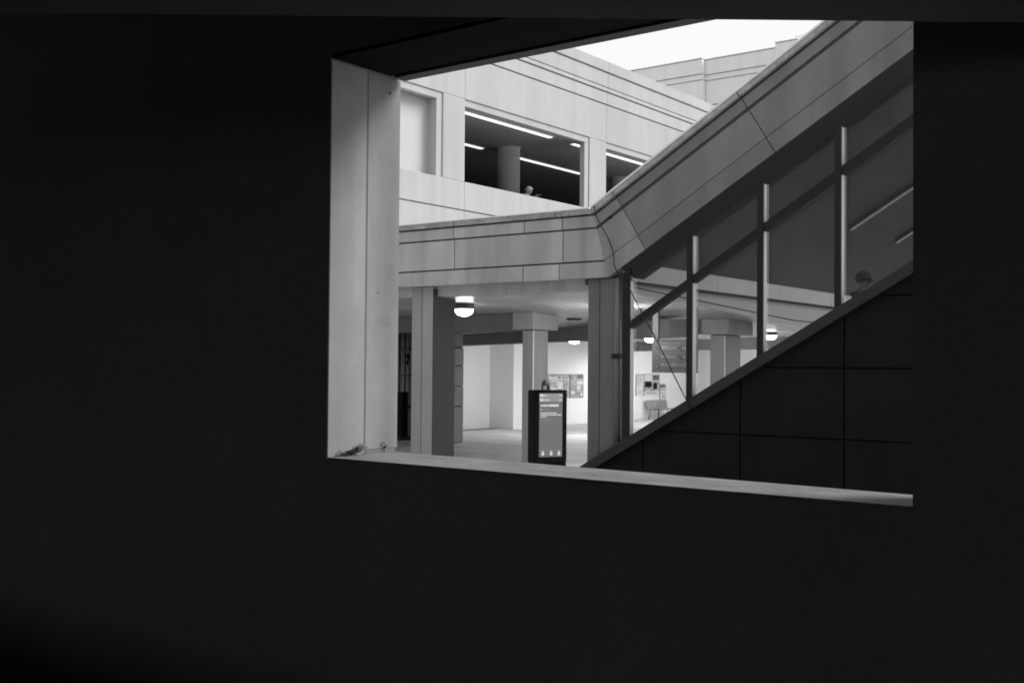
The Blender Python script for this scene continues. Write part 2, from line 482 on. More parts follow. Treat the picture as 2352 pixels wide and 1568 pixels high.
box('inner_fascia', 'fascia', can, -19, -11.75, YF + .24, YF + .34, 3.392, 3.70, .004)
box('inner_fascia', 'fascia', can, -11.742, -9.42, YF + .24, YF + .34, 3.392, 3.70, .004)
box('roof_deck', 'facade', can, -19, -9.33, YF + .21, 46, 4.45, 4.60)
# fascia running back along the escalator well, seen through the glass
for a, b in ((YF + .36, 19.84), (19.85, 22.77), (22.78, 25.7), (25.71, 28.6), (28.61, 31.5)):
    box('fascia_panel', 'band_in', can, -9.46, -9.30, a, b - .006, 3.53, 4.3, .003)
prism('ceiling_return', 'plank', can, [(YF + .42, 3.360), (23.98, 3.055), (31.5, 3.055), (31.5, 3.525), (YF + .42, 3.525)], 'x', -9.612, -9.47)
box('shadow_gap', 'joint', can, -9.45, -9.32, YF + .42, 31.4, 3.50, 3.529)

# ---- concourse ceiling: falls gently from the entrance, then runs level
def zceil(y): return 3.385 - .305 * min(1, max(0, (y - 16.68) / 7.3))
cc = prism('concourse_ceiling', 'joint', None, [(YF + .36, 3.45), (23.98, 3.14), (46, 3.14), (46, 3.16), (23.98, 3.16), (YF + .36, 3.47)], 'x', -26, -9.47); tag(cc, kind='structure')
W = .32; pl_me = None
for k in range(51):
    x = -9.60 - W / 2 - k * W
    if pl_me is None:
        o = prism('ceiling_plank', 'plank', cc, [(YF + .35, zceil(16.65)), (23.98, 3.08), (45.5, 3.08), (45.5, 3.12), (23.98, 3.12), (YF + .35, zceil(16.65) + .05)], 'x', -W / 2 + .013, W / 2 - .013); pl_me = o.data
    else:
        o = bpy.data.objects.new('ceiling_plank', pl_me); COL.objects.link(o); o.parent = cc
    o.location = (x, 0, random.uniform(-.003, .003))
CZ = 3.08
bk = prism('ceiling_beam', 'bulkhead', None, [(20.05, 2.885), (20.55, 2.885), (20.55, zceil(20.55) - .004), (20.05, zceil(20.05) - .004)], 'x', -24, -13.97)
tag(bk, 'deep grey beam under the concourse ceiling running left from the column head', 'beam')
bk = prism('ceiling_bulkhead', 'bulkhead', None, [(-23.15, 29.08), (-11.1, 21.38), (-10.85, 21.80), (-22.9, 29.5)], 'z', 2.75, CZ + .04)
tag(bk, 'long grey ceiling bulkhead over the entrance to the bright back hall', 'bulkhead')
bk = prism('wall_bulkhead', 'bulkhead', None, [(-22.79, 39.0), (-9.7, 31.0), (-9.5, 31.4), (-22.79, 39.5)], 'z', 2.73, CZ - .004)
tag(bk, 'second grey bulkhead deeper in the hall, seen through the glass above the posters', 'bulkhead')

# ---- inner walls
wl = thing('hall_wall', 'bright painted wall at the back of the concourse with posters', 'wall', (-22.9, 35, 0))
box('wall', 'wall_in', wl, -23.6, -23.2, 27.5, 31.74, 0, 3.139)
box('pier', 'wall_in', wl, -23.2, -22.21, 31.74, 33.2, 0, 3.139)
box('wall', 'wall_in', wl, -23.2, -22.8, 33.2, 47.5, 0, 3.139)
ew = box('end_wall', 'wall_in', None, -23.2, -4, 47.5, 47.8, 0, 9); tag(ew, 'plain pale wall closing the far end of the concourse', 'wall')
uw = box('utility_wall', 'wall_util', None, -26, -19.9, 25.2, 25.5, 0, 3.139); tag(uw, 'dim grey service wall behind the pipes left of the entrance pillar', 'wall')
ub2 = box('service_bulkhead', 'bulkhead', None, -26, -17.5, 24.6, 25.15, 3.03, 3.30); tag(ub2, 'dim bulkhead above the vertical pipes left of the entrance pillar', 'bulkhead')

sp = thing('stone_pier', 'pier of four stacked grey stone blocks beside the bright hall', 'pier', (-19.6, 24.9, 0))
zs = [0.02, 1.02, 1.57, 2.13, 2.62]
for a, b in zip(zs, zs[1:]): box('stone_block', 'stone', sp, -19.72, -19.25, 24.2, 25.12, a, b - .022, .012)
box('core', 'joint', sp, -19.69, -19.28, 24.23, 25.07, 0, 2.9)
box('cap_band', 'stone', sp, -19.70, -19.27, 24.2, 25.10, 2.64, 3.06)
for z in (1.01, 2.12, 2.6): box('clip', 'alu', sp, -19.26, -19.225, 25.05, 25.13, z - .015, z + .02)

# ---- columns with wide heads
def head_column(name_label, x, y, w, d, hw, hd, zc):
    t = thing('concourse_column', name_label, 'column', (x, y, 0), 'square columns with wide heads')
    box('shaft', 'pillar', t, x - w, x, y, y + d, .010, zc, .008)
    box('corner_trim', 'alu', t, x - .012, x + .004, y - .006, y + .02, .012, zc - .01)
    ya, yb = y - (hd - d) / 2, y + d + (hd - d) / 2
    prism('capital', 'pillar', t, [(ya, zc + .015), (yb, zc + .015), (yb, zceil(yb) - .004), (ya, zceil(ya) - .004)], 'x', x - hw + (hw - w) / 2, x + (hw - w) / 2, .006)
    box('neck', 'joint', t, x - w + .03, x - .03, y + .03, y + d - .03, zc, zc + .016)
    return t
head_column('square column with wide head right behind the information display', -13.53, 20.05, .28, .56, .52, .95, 2.875)
head_column('square column with wide head seen through the stair glass', -10.40, 22.55, .33, .78, .70, 1.19, 2.81)

# ---- entrance pillars
p1 = thing('entrance_pillar', 'grooved grey stone pillar left of the lit ceiling lamp', 'pillar', (-13.56, 16.7, 0), 'pillars under the entrance canopy')
box('cladding_panel', 'pillar', p1, -13.815, -13.583, 16.42, 17.08, .008, 3.565, .004)
box('cladding_panel', 'pillar', p1, -13.567, -13.314, 16.42, 17.08, .008, 3.565, .004)
box('side_shade_sheet', 'side_shade', p1, -13.313, -13.300, 16.425, 17.075, .01, 3.52)  # thin sheet added to darken the pillar's shaded side
box('core', 'joint', p1, -13.80, -13.33, 16.45, 17.06, .0, 3.56)
p2 = thing('entrance_pillar', 'grooved pillar beneath the bend of the canopy, shade in its colour', 'pillar', (-9.7, 16.7, 0), 'pillars under the entrance canopy')
box('cladding_panel', 'pillar_shade', p2, -9.957, -9.743, 16.36, 16.95, .008, 3.56, .004)
box('cladding_panel', 'pillar_shade', p2, -9.730, -9.46, 16.36, 16.95, .008, 3.56, .004)
box('core', 'joint', p2, -9.94, -9.48, 16.39, 16.93, .0, 3.56)
box('top_bracket', 'joint', p2, -10.02, -9.962, 16.36, 16.5, 3.47, 3.565)

dp = thing('downpipe', 'round metal downpipe beside the dark corner of the glass screen', 'pipe', (-9.40, 16.33, 0))
tube('pipe', 'downpipe', dp, [(-9.395, 16.36, .90), (-9.395, 16.36, 3.56)], .062, 16)
box('bracket', 'dark_metal', dp, -9.47, -9.32, 16.285, 16.42, 2.25, 2.33)

# ================================================================== SLOPING CANOPY
sc_ = thing('stair_canopy', 'stone clad canopy climbing over the glazed escalator, shade in its colour', 'canopy', (-9, YF, 0))
XE = -.5
def seam(d): return None
def s_of_joint(xtop, ztop): # s along slope for a joint given at the top line
    return (xtop - XB) / math.cos(TH)
cut_s = [s_of_joint(-9.46, 0), s_of_joint(-7.33, 0), s_of_joint(-4.6, 0), s_of_joint(-1.9, 0)]
slope_courses = [('coping', 0, .08, -.05, 'coping', 0), ('fascia_panel', .125, .29, 0, 'fascia', 0), ('fascia_panel', .345, .86, 0, 'fascia', 0), ('fascia_panel', .875, 1.142, -.022, 'fascia', 0)]
for nm, d0, d1, off, m, _c in slope_courses:
    starts = [0] + cut_s
    for i, s0 in enumerate(starts):
        s1 = starts[i + 1] if i + 1 < len(starts) else s_of_joint(XE, 0) + .2
        def pt(d, s, first=False):
            if first: return (bend_x(d), ZT - d)
            # joints square to the slope
            q = Vector((XB, ZT)) + Vector((math.cos(TH), math.sin(TH))) * s + Vector((math.sin(TH), -math.cos(TH))) * d
            return (q.x, q.y)
        gap = .007
        a0, a1 = pt(d0, s0 + gap, i == 0), pt(d1, s0 + gap, i == 0)
        b0, b1 = pt(d0, s1 - gap), pt(d1, s1 - gap)
        if i == 0:   # avoid crossing at the mitre
            b1 = (max(b1[0], a1[0] + .02), b1[1])
        prism(nm, ('clad_half_shade' if i == 0 else 'clad') if m == 'fascia' else m, sc_, [a0, b0, b1, a1], 'y', YF + off, YF + .16, .004)  # shade painted in steps, panel by panel from the bend
def SL(d, x): return (x, ZT - d + 0) if x < bend_x(d) else slope_pt(d, slope_s(d, x))
prism('backing', 'joint', sc_, [SL(.02, -9.52), SL(.02, XE), SL(1.12, XE), SL(1.12, -9.45)], 'y', YF + .02, YF + .20)
prism('flashing', 'flash', sc_, [slope_pt(-.002, 0), slope_pt(-.002, 11), slope_pt(-.030, 11), slope_pt(-.030, 0)], 'y', YF - .06, YF + .45)
prism('roof', 'curb', sc_, [SL(.04, -9.2), SL(.04, XE), SL(.30, XE), SL(.30, -9.2)], 'y', YF + .46, 31)
prism('soffit', 'soffit', sc_, [SL(1.02, -9.28), SL(1.02, XE), SL(1.06, XE), SL(1.06, -9.28)], 'y', YF + .22, 31)
prism('end_fascia', 'soffit', sc_, [SL(.04, -9.2), SL(.04, XE), SL(1.0, XE), SL(1.0, -9.2)], 'y', 31.01, 31.2)
# dark steel head beam over the glazing
prism('head_beam', 'dark_metal', sc_, [SL(1.150, -9.30), SL(1.150, XE), SL(1.43, XE), SL(1.43, -9.05)], 'y', YF - .02, YF + .30)

def soff_light(x0, x1, y, label):
    t = thing('sloping_strip_light', label, 'ceiling light', (x0, y, 0), 'unlit strips under the escalator roof')
    z = lambda x: SL(1.06, x)[1]
    prism('channel', 'curb', t, [(x0, z(x0) - .005), (x1, z(x1) - .005), (x1, z(x1) - .06), (x0, z(x0) - .06)], 'y', y - .10, y + .10)
    prism('diffuser', 'soft_tube', t, [(x0 + .02, z(x0) - .06), (x1, z(x1) - .06), (x1, z(x1) - .09), (x0 + .02, z(x0) - .09)], 'y', y - .05, y - .01)
soff_light(-7.62, -3.4, 22.05, 'dim sloping light strip above the capped person')
soff_light(-7.62, -3.4, 24.80, 'dim sloping light strip at the right edge, lower of two')

# ================================================================== GLAZED ESCALATOR SCREEN
gs = thing('glass_screen', 'dark framed sloping glass screen along the escalator', 'glass screen', (-9.2, YF, 0))
zc = lambda x: .44 + .596 * (x + 10.074)          # curb top
zr = lambda x: 2.765 + .635 * (x + 9.156)         # mid rail centre
zh = lambda x: SL(1.43, x)[1]
mull = [-9.155, -8.052, -6.915, -5.768, -4.60, -3.46, -2.31]
for i, x in enumerate(mull):
    w = .065 if i == 0 else .046
    xc = x - .03
    prism('mullion', 'dark_metal', gs, [(xc - w, zc(xc - w) - .03), (xc + w, zc(xc + w) - .03), (xc + w, zh(xc + w) - .01 + (.22 if i == 0 else 0)), (xc - w, zh(xc - w) - .01 + (.22 if i == 0 else 0))], 'y', YF - .055, YF - .02)
    for (za, zb) in ((zc(x) + .01, zr(x) - .065), (zr(x) + .075, zh(x) - .003)):
        prism('mullion_fin', 'alu', gs, [(xc - .035, za), (xc + w - .008, za + .03), (xc + w - .008, zb + .03), (xc - .035, zb)], 'y', YF - .0195, YF + .112)
for i in range(len(mull) - 1):
    a, b = mull[i] + .025 + (.03 if i == 0 else 0), mull[i + 1] - .085
    prism('transom', 'dark_metal', gs, [(a, zr(a) - .062), (b, zr(b) - .062), (b, zr(b) + .062), (a, zr(a) + .062)], 'y', YF - .04, YF + .11)
    prism('glass_pane', 'glass', gs, [(a - .004, zc(a) - .02), (b + .004, zc(b) - .02), (b + .004, zr(b) - .06), (a - .004, zr(a) - .06)], 'y', YF + .115, YF + .123)
    prism('glass_pane', 'glass', gs, [(a - .004, zr(a) + .06), (b + .004, zr(b) + .06), (b + .004, zh(b) + .02), (a - .004, zh(a) + .02)], 'y', YF + .115, YF + .123)
prism('curb', 'curb', gs, [(-10.55, zc(-10.55)), (XE, zc(XE)), (XE, zc(XE) - .175), (-10.55, zc(-10.55) - .175)], 'y', YF - .09, YF + .28, .006)

bw_ = thing('escalator_base_wall', 'near black panelled wall below the sloping glass', 'wall', (-7, YF, 0))
rowz = [0.02, 1.12, 2.13, 3.14, 4.15, 5.2]
colx = [-10.6, -8.9, -7.27, -5.72, -4.1, -2.5, -.9]
bm_core = bm_prism(bmesh.new(), [(-10.5, 0), (XE, 0), (XE, zc(XE) - .18), (-10.5, zc(-10.5) - .18)], 'y', YF + .04, YF + .25)
link('core', bm_core, 'black', bw_)
def clip_poly(x0, x1, z0, z1):
    # panel clipped by the sloping curb underside
    f = lambda x: zc(x) - .185
    pts = [(x0, z0), (x1, z0)]
    if f(x1) <= z0: return None
    if f(x0) < z0: xs = (z0 + .185 - .44) / .596 - 10.074; pts[0] = (xs, z0); left = []
    else: left = [(x0, min(z1, f(x0)))]
    if f(x1) < z1: top = [(x1, f(x1))]
    else:
        top = [(x1, z1)]
        if f(x0) < z1: xs = (z1 + .185 - .44) / .596 - 10.074; top.append((xs, z1))
    return pts + top + left
for j in range(len(rowz) - 1):
    sh = .0 if j % 2 else .0
    for i in range(len(colx) - 1):
        p = clip_poly(colx[i] + .012, colx[i + 1] - .012, rowz[j] + .012, rowz[j + 1] - .012)
        if p and len(p) >= 3: prism('stone_panel', 'dark_stone', bw_, p, 'y', YF + .005, YF + .05)

# hanging cable over the canopy
cb = tube('loose_cable', 'cable', None, [(-9.80, 16.6, 4.745), (-9.78, 16.22, 4.74), (-9.70, 16.19, 4.55), (-9.62, 16.20, 4.40), (-9.53, 16.26, 4.21), (-9.44, 16.26, 4.0), (-9.37, 16.19, 3.75), (-9.27, 16.19, 3.52), (-9.10, 16.20, 3.37), (-8.85, 16.20, 2.94), (-8.56, 16.20, 2.45), (-8.10, 16.20, 1.62), (-8.03, 16.19, 1.50)], .009, 6)
tag(cb, 'thin black cable draped over the canopy and across the first glass pane', 'cable')

# ================================================================== ESCALATOR AND RIDER
es = thing('escalator', 'escalator climbing behind the sloping glass and curb', 'escalator', (-7, 17.2, 0))
zst = lambda x: zc(x) - 1.30
prism('truss', 'dark_metal', es, [(-8.0, 0), (XE, 0), (XE, zst(XE) - .25), (-8.0, zst(-8) - .25 if zst(-8) > .3 else .02)], 'y', 16.62, 17.9)
nst = 14
x = -7.3
for k in range(18):
    xx = -7.6 + k * .40
    z = zst(xx)
    if z < .02: continue
    box('step', 'step', es, xx - .2, xx + .2, 16.7, 17.8, z - .24, z, .006)
for y in (16.62, 17.86):
    tube('handrail', 'rubber', es, [(-8.4, y, zst(-8.4) + .98), (XE, y, zst(XE) + .98)], .035, 8)

# ---- people: one skinned body, clothing and hair as children
def skin_mesh(name, m, parent, joints, edges, root=0, sub=2):
    me = bpy.data.meshes.new(name)
    base = world_loc(parent)
    me.from_pydata([Vector(j[0]) - base for j in joints], edges, [])
    o = bpy.data.objects.new(name, me); COL.objects.link(o); o.parent = parent
    me.materials.append(M[m])
    md = o.modifiers.new('skin', 'SKIN')
    if not me.skin_vertices: 
        bm = bmesh.new(); bm.from_mesh(me); bm.verts.layers.skin.verify(); bm.to_mesh(me); bm.free()
    for i, j in enumerate(joints):
        r = j[1]; r = r if isinstance(r, tuple) else (r, r)
        me.skin_vertices[0].data[i].radius = r
        me.skin_vertices[0].data[i].use_root = (i == root)
    s = o.modifiers.new('sub', 'SUBSURF'); s.levels = sub; s.render_levels = sub
    md.use_smooth_shade = True
    return o

def person(label, feet, yaw, lean, head_pitch, hands, clothes, hair, cap, hscale=1.0):
    """feet: world point; yaw: facing direction (radians, 0 = +X); lean: forward bend of the trunk"""
    t = thing('person', label, 'person', feet)
    f = Vector((math.cos(yaw), math.sin(yaw), 0)); l = Vector((-math.sin(yaw), math.cos(yaw), 0)); u = Vector((0, 0, 1))
    B = Vector(feet)
    hip = B + u * .92 - f * (.30 * math.sin(lean))
    td = (u * math.cos(lean) + f * math.sin(lean)).normalized()
    waist = hip + td * .16; chest = hip + td * .36; neck0 = hip + td * .53; neck1 = hip + td * .60 + f * .02
    hd = (u * math.cos(head_pitch) + f * math.sin(head_pitch)).normalized(); hf = (f * math.cos(head_pitch) - u * math.sin(head_pitch)).normalized()
    skull = neck1 + hd * .09
    J, E = [], []
    def add(p, r, par=None):
        J.append((Vector(p), r)); 
        if par is not None: E.append((par, len(J) - 1))
        return len(J) - 1
    a = add(hip, (.15, .115)); b = add(waist, (.135, .10), a); c = add(chest, (.155, .11), b); d = add(neck0, (.09, .075), c)
    e = add(neck1, .055, d); h1 = add(skull - hd * .02 + hf * .01, (.072, .085), e); h2 = add(skull + hd * .06, (.078, .095), h1); add(skull + hd * .125, (.05, .06), h2)
    add(skull + hf * .105 + hd * .0, .012, h1)                      # nose
    add(skull + hf * .075 - hd * .065, .028, h1)                    # chin
    arms = []
    for s, hp in zip((1, -1), hands):
        sh = neck0 + l * (.185 * s) - td * .05
        i1 = add(sh, .06, d)
        wr = Vector(hp)
        mid = (sh + wr) / 2; dist = (wr - sh).length; reach = .56
        drop = math.sqrt(max((reach / 2) ** 2 - (dist / 2) ** 2, .0)) if dist < reach else 0
        el = mid - u * drop * .9 + l * (.25 * drop * s)
        i2 = add(el, .043, i1); i3 = add(wr, (.026, .02), i2)
        hdv = (wr - el).normalized(); side = hdv.cross(u).normalized() if abs(hdv.z) < .95 else l
        p1 = add(wr + hdv * .05, (.038, .018), i3)
        for k, (o_, ln) in enumerate(((-.030, .062), (-.010, .075), (.010, .070), (.029, .055))):
            q = add(wr + hdv * .09 + side * o_, .0105, p1)
            q2 = add(wr + hdv * (.09 + ln * .55) + side * o_ * 1.1 - u * .008, .009, q)
            add(wr + hdv * (.09 + ln * .85) + side * o_ * 1.1 - u * .03, .0075, q2)
        q = add(wr + hdv * .045 - side * .045 * s, .012, p1); add(wr + hdv * .08 - side * .06 * s - u * .012, .009, q)
        arms.append((sh, el, wr))
    for s in (1, -1):
        th = add(hip + l * (.09 * s) - u * .06, .09, a)
        kn = add(B + l * (.10 * s) + u * .50 + f * (.04 - .15 * math.sin(lean)), .06, th)
        an = add(B + l * (.10 * s) + u * .085, .04, kn)
        add(B + l * (.11 * s) + u * .045 + f * .15, (.045, .03), an)
    skin_mesh('body', 'skin', t, J, E)
    # jacket
    J, E = [], []
    a = add(hip - td * .05, (.165, .13)); b = add(waist, (.155, .12), a); c = add(chest, (.18, .135), b); d = add(neck0 + td * .01, (.10, .09), c)
    for s, (sh, el, wr) in zip((1, -1), arms):
        i1 = add(sh, .078, d); i2 = add(el, .06, i1); add(wr - (wr - el).normalized() * .02, .042, i2)
    skin_mesh('jacket', clothes[0], t, J, E)
    J, E = [], []
    a = add(hip + td * .02, (.16, .125))
    for s in (1, -1):
        th = add(hip + l * (.09 * s) - u * .08, .10, a); kn = add(B + l * (.10 * s) + u * .50 + f * (.04 - .15 * math.sin(lean)), .073, th); add(B + l * (.10 * s) + u * .10, .058, kn)
    skin_mesh('trousers', clothes[1], t, J, E)
    for s in (1, -1):
        J, E = [], []
        c0 = B + l * (.11 * s)
        a = add(c0 + u * .05, (.055, .045)); add(c0 + u * .035 + f * .17, (.045, .03), a)
        skin_mesh('shoe', 'cloth_dark', t, J, E)
    # hair: shell over back and top of the skull
    bm = bmesh.new(); rnd = random.Random(3)
    bmesh.ops.create_icosphere(bm, subdivisions=4, radius=1)
    side = hf.cross(hd)
    ctr = skull + hd * .035
    kill = []
    for v in bm.verts:
        p = v.co.copy()
        k = 1 + rnd.uniform(-.05, .09)
        long_ = hair[1]
        ff, ss, uu = p.x, p.y, p.z
        if ff > .25 and uu < .35: kill.append(v); continue
        if uu < -.35 - long_: kill.append(v); continue
        dn = (1 + long_) if uu < 0 else 1
        v.co = ctr + hf * (ff * .118 * k - .008) + side * (ss * .098 * k) + hd * (uu * .118 * k * dn)
    bmesh.ops.delete(bm, geom=kill, context='VERTS')
    o = link('hair', bm, hair[0], t, smooth=True)
    so = o.modifiers.new('thick', 'SOLIDIFY'); so.thickness = .012
    for s in (1, -1):
        bm = bmesh.new(); bmesh.ops.create_uvsphere(bm, u_segments=8, v_segments=6, radius=1)
        for v in bm.verts: v.co = skull + side * ((.088 + v.co.y * .012) * s) + hf * (v.co.x * .018 - .008) + hd * (v.co.z * .03 + .005)
        link('ear', bm, 'skin', t, smooth=True)
        bm = bmesh.new(); bmesh.ops.create_uvsphere(bm, u_segments=8, v_segments=6, radius=.011)
        for v in bm.verts: v.co = v.co + skull + side * .032 * s + hf * .086 + hd * .03
        link('eye', bm, 'cloth_dark', t, smooth=True)
    bm = bmesh.new(); bm_tube(bm, [skull + hf * .094 - hd * .028 - side * .022, skull + hf * .100 - hd * .028, skull + hf * .094 - hd * .028 + side * .022], .005, 6)
    link('mouth', bm, 'cloth_mid', t)
    if cap:
        bm = bmesh.new(); bmesh.ops.create_uvsphere(bm, u_segments=20, v_segments=12, radius=1)
        kill = [v for v in bm.verts if v.co.z < -.05]
        for v in bm.verts:
            p = v.co.copy(); v.co = ctr - hd * .002 + hf * (p.x * .134) + side * (p.y * .114) + hd * (p.z * .140)
        bmesh.ops.delete(bm, geom=kill, context='VERTS')
        cp = link('cap', bm, 'cloth_dark', t, smooth=True)
        so = cp.modifiers.new('thick', 'SOLIDIFY'); so.thickness = .008
        bm = bmesh.new(); c0 = ctr - hd * .0
        top, bot = [], []
        N = 10
        for k in range(N + 1):
            a_ = math.pi * (k / N - .5)
            q = c0 + hf * (.10 + .105 * math.cos(a_)) + side * (.085 * math.sin(a_)) - hd * (.018 * math.cos(a_))
            top.append(bm.verts.new(q + hd * .007)); bot.append(bm.verts.new(q - hd * .004))
        bm.faces.new(top); bm.faces.new(bot[::-1])
        for k in range(N): bm.faces.new((top[k], top[k + 1], bot[k + 1], bot[k]))
        bm.faces.new((top[N], top[0], bot[0], bot[N]))
        link('cap_peak', bm, 'cloth_dark', cp)
    return t

xr = -5.80
fz = 1.90
fz -= .11
person('person in dark cap and jacket riding the escalator, only head above the curb', (xr + .02, 17.15, fz), 0, .05, .10,
       [(xr + .28, 17.55, fz + .95), (xr + .30, 16.70, fz + 1.0)], ('cloth_dark', 'cloth_dark'), ('hair_dark', .1), True)
person('fair haired person bent over the deck parapet beside the round column', (-19.20, 27.80, 5.75), 1.05, .50, .55,
       [(-18.92, 28.16, 7.12), (-18.74, 27.80, 7.03)], ('cloth_mid', 'cloth_dark'), ('hair_fair', .35), False)

# ================================================================== CONCOURSE LAMPS
def lamp(x, y, z, label, bm_mat='bowl'):
    t = thing('dome_lamp', label, 'ceiling lamp', (x, y, z), 'round concourse ceiling lamps')
    link('collar', bm_lathe(bmesh.new(), [(0, 0), (.185, 0), (.19, -.01), (.19, -.10), (0, -.10)], (x, y, z)), 'pipe_dark', t)
    link('bowl', bm_lathe(bmesh.new(), [(.178, -.101), (.182, -.115), (.170, -.155), (.14, -.195), (.09, -.222), (.04, -.233), (0, -.235)], (x, y, z)), bm_mat, t, smooth=True)
    return t
lp = lamp(-13.76, 17.95, zceil(17.95) - .006, 'bright dome lamp nearest the camera, beside the dark pillar')
lp2 = lamp(-18.9, 38.3, CZ - .006, 'added fill lamp hidden behind the second bulkhead nearest the poster wall', 'bowl_hall')  # added out of view to brighten the hall
lp3 = lamp(-10.95, 19.15, zceil(19.15) - .006, 'dome lamp mostly hidden behind the dark corner of the glass screen', 'bowl_mid')
spots = [(lp, -15.7, 21.5, .7, 'dome lamp peeking out under the beam left of the column'),
         (lp3, -18.7, 29.9, 1, 'dome lamp below the bulkhead just left of the dark entrance pillar'),
         (lp2, -16.7, 31.0, .8, 'dome lamp seen through the glass left of the hanging sign'),
         (lp, -12.1, 29.0, .85, 'dome lamp at the right mullion above the curb line'),
         (lp2, -14.2, 40.2, .9, 'added fill lamp far back in the hall behind the second column'),  # this lamp and the next are added, unseen, to fill the hall
         (lp2, -18.2, 42.6, .9, 'added unseen fill lamp deepest in the hall above the bench')]
for src, x, y, sc1, lab in spots:
    c = copy_tree(src); c.location = (x, y, zceil(y) - .006); c.scale = (sc1, sc1, sc1); c['label'] = lab

def vent(x, y, lab):
    o = link('ceiling_speaker', bm_lathe(bmesh.new(), [(0, 0), (.17, 0), (.17, -.02), (.15, -.03), (0, -.03)], (x, y, zceil(y) - .006)), 'joint', None)
    tag(o, lab, 'ceiling speaker', 'round dark ceiling fittings')
vent(-13.5, 21.6, 'dark round ceiling fitting between column head and dark pillar')
vent(-11.9, 26.5, 'dark round ceiling fitting right of the second mullion')

# ================================================================== INFORMATION KIOSK
kd = Vector((.446, .895, 0)).normalized(); kn = Vector((kd.y, -kd.x, 0))
K0 = Vector((-12.285, 18.26, 0))        # front left bottom corner
def kbox(name, m, parent, a0, a1, n0, n1, z0, z1, bev=0):
    """a: along the front, n: outwards from the front"""
    bm = bm_prism(bmesh.new(), [((K0 + kd * a + kn * n).x, (K0 + kd * a + kn * n).y) for a, n in ((a0, n0), (a1, n0), (a1, n1), (a0, n1))], 'z', z0, z1)
    bmesh.ops.recalc_face_normals(bm, faces=bm.faces)
    if bev: bmesh.ops.bevel(bm, geom=bm.edges[:], offset=bev, segments=1, affect='EDGES')
    return link(name, bm, m, parent)
kk = thing('display_kiosk', 'black free standing information display with lit grey screen', 'kiosk', K0)
KW = .72
kbox('housing', 'black', kk, 0, KW, -.24, 0, .27, 1.665, .01)
kbox('housing_back', 'dark_panel', kk, .02, KW - .02, -.30, -.245, .27, 1.66, .01)
kbox('plinth', 'black', kk, .04, KW - .0, -.26, -.02, .008, .265, .005)
SX0, SX1, SZ0, SZ1 = .105, KW - .105, .385, 1.60
scr = kbox('screen', 'screen', kk, SX0, SX1, .0, .006, SZ0, SZ1)
def sbox(x0, x1, z0, z1, m='screen_text', nm='screen_line', lift=0):
    """fractions of the screen, from its top left"""
    a0, a1 = SX0 + (SX1 - SX0) * x0, SX0 + (SX1 - SX0) * x1
    kbox(nm, m, scr, a0, a1, .0065 + lift, .0085 + lift, SZ1 - (SZ1 - SZ0) * z1, SZ1 - (SZ1 - SZ0) * z0)
def words_row(x0, x1, z0, z1, n, seed, m='screen_text'):
    rr = random.Random(seed); x = x0
    while x < x1 - .01:
        w = rr.uniform(.05, .13) * n; e = min(x + w, x1)
        sbox(x, e, z0, z1, m, 'screen_word', .0025); x = e + .018
sbox(.0, 1., .0, .13, 'screen_top', 'screen_header')
sbox(.02, .17, .012, .05, 'screen_text', 'route_box', .0025); words_row(.2, .34, .025, .042, 1, 1)
sbox(.02, .17, .082, .122, 'screen_text', 'route_box', .0025); words_row(.2, .43, .095, .115, 1, 2)
for z in (.022, .095): words_row(.85, .98, z, z + .02, .5, 5)
sbox(.05, .38, .178, .205, 'screen_text', 'banner'); sbox(.41, .83, .172, .208, 'screen_text', 'banner')
sbox(.05, .09, .242, .268, 'screen_text', 'icon'); words_row(.12, .46, .25, .262, .8, 3, 'screen_top')
words_row(.05, .75, .300, .318, 1, 4); words_row(.05, .95, .330, .348, 1, 6); words_row(.05, .30, .362, .378, 1, 7)
words_row(.05, .60, .415, .425, 1, 8, 'screen_top')
sbox(.0, 1., .895, .898, 'screen_top', 'divider')
for x in (.16, .52, .86):
    sbox(x - .05, x + .05, .905, .915, 'screen_text', 'caption', .002)
    bm = bmesh.new(); c0 = K0 + kd * (SX0 + (SX1 - SX0) * x) + Vector((0, 0, SZ1 - (SZ1 - SZ0) * .95)) + kn * .009
    vs = [bm.verts.new(c0 + kd * (.032 * math.cos(t)) + Vector((0, 0, .036 * math.sin(t)))) for t in [2 * math.pi * k / 16 for k in range(16)]]
    f_ = bm.faces.new(vs); r_ = bmesh.ops.extrude_face_region(bm, geom=[f_]); bmesh.ops.translate(bm, verts=[v for v in r_['geom'] if isinstance(v, bmesh.types.BMVert)], vec=-kn * .002)
    link('icon', bm, 'screen_text', scr)

fx = thing('dome_fixture', 'small dark ribbed dome on a stub above the information display', 'fixture', (-12.12, 18.45, 1.667))
link('stub', bm_lathe(bmesh.new(), [(0, 0), (.025, 0), (.022, .12), (0, .12)], (-12.08, 18.42, 1.667), 12), 'dark_metal', fx)
link('side_stub', bm_lathe(bmesh.new(), [(0, 0), (.022, 0), (.022, .10), (0, .10)], (-12.20, 18.40, 1.667), 12), 'downpipe', fx)
link('dome', bm_lathe(bmesh.new(), [(0, .10), (.085, .085), (.08, .12), (.062, .165), (.035, .195), (0, .205)], (-12.14, 18.42, 1.667), 16), 'pipe_dark', fx)
for k in range(6):
    a_ = 2 * math.pi * k / 6
    tube('rib', 'downpipe', fx, [(-12.14 + .084 * math.cos(a_), 18.42 + .084 * math.sin(a_), 1.667 + .10), (-12.14 + .066 * math.cos(a_), 18.42 + .066 * math.sin(a_), 1.667 + .165), (-12.14 + .02 * math.cos(a_), 18.42 + .02 * math.sin(a_), 1.667 + .203)], .006, 5)

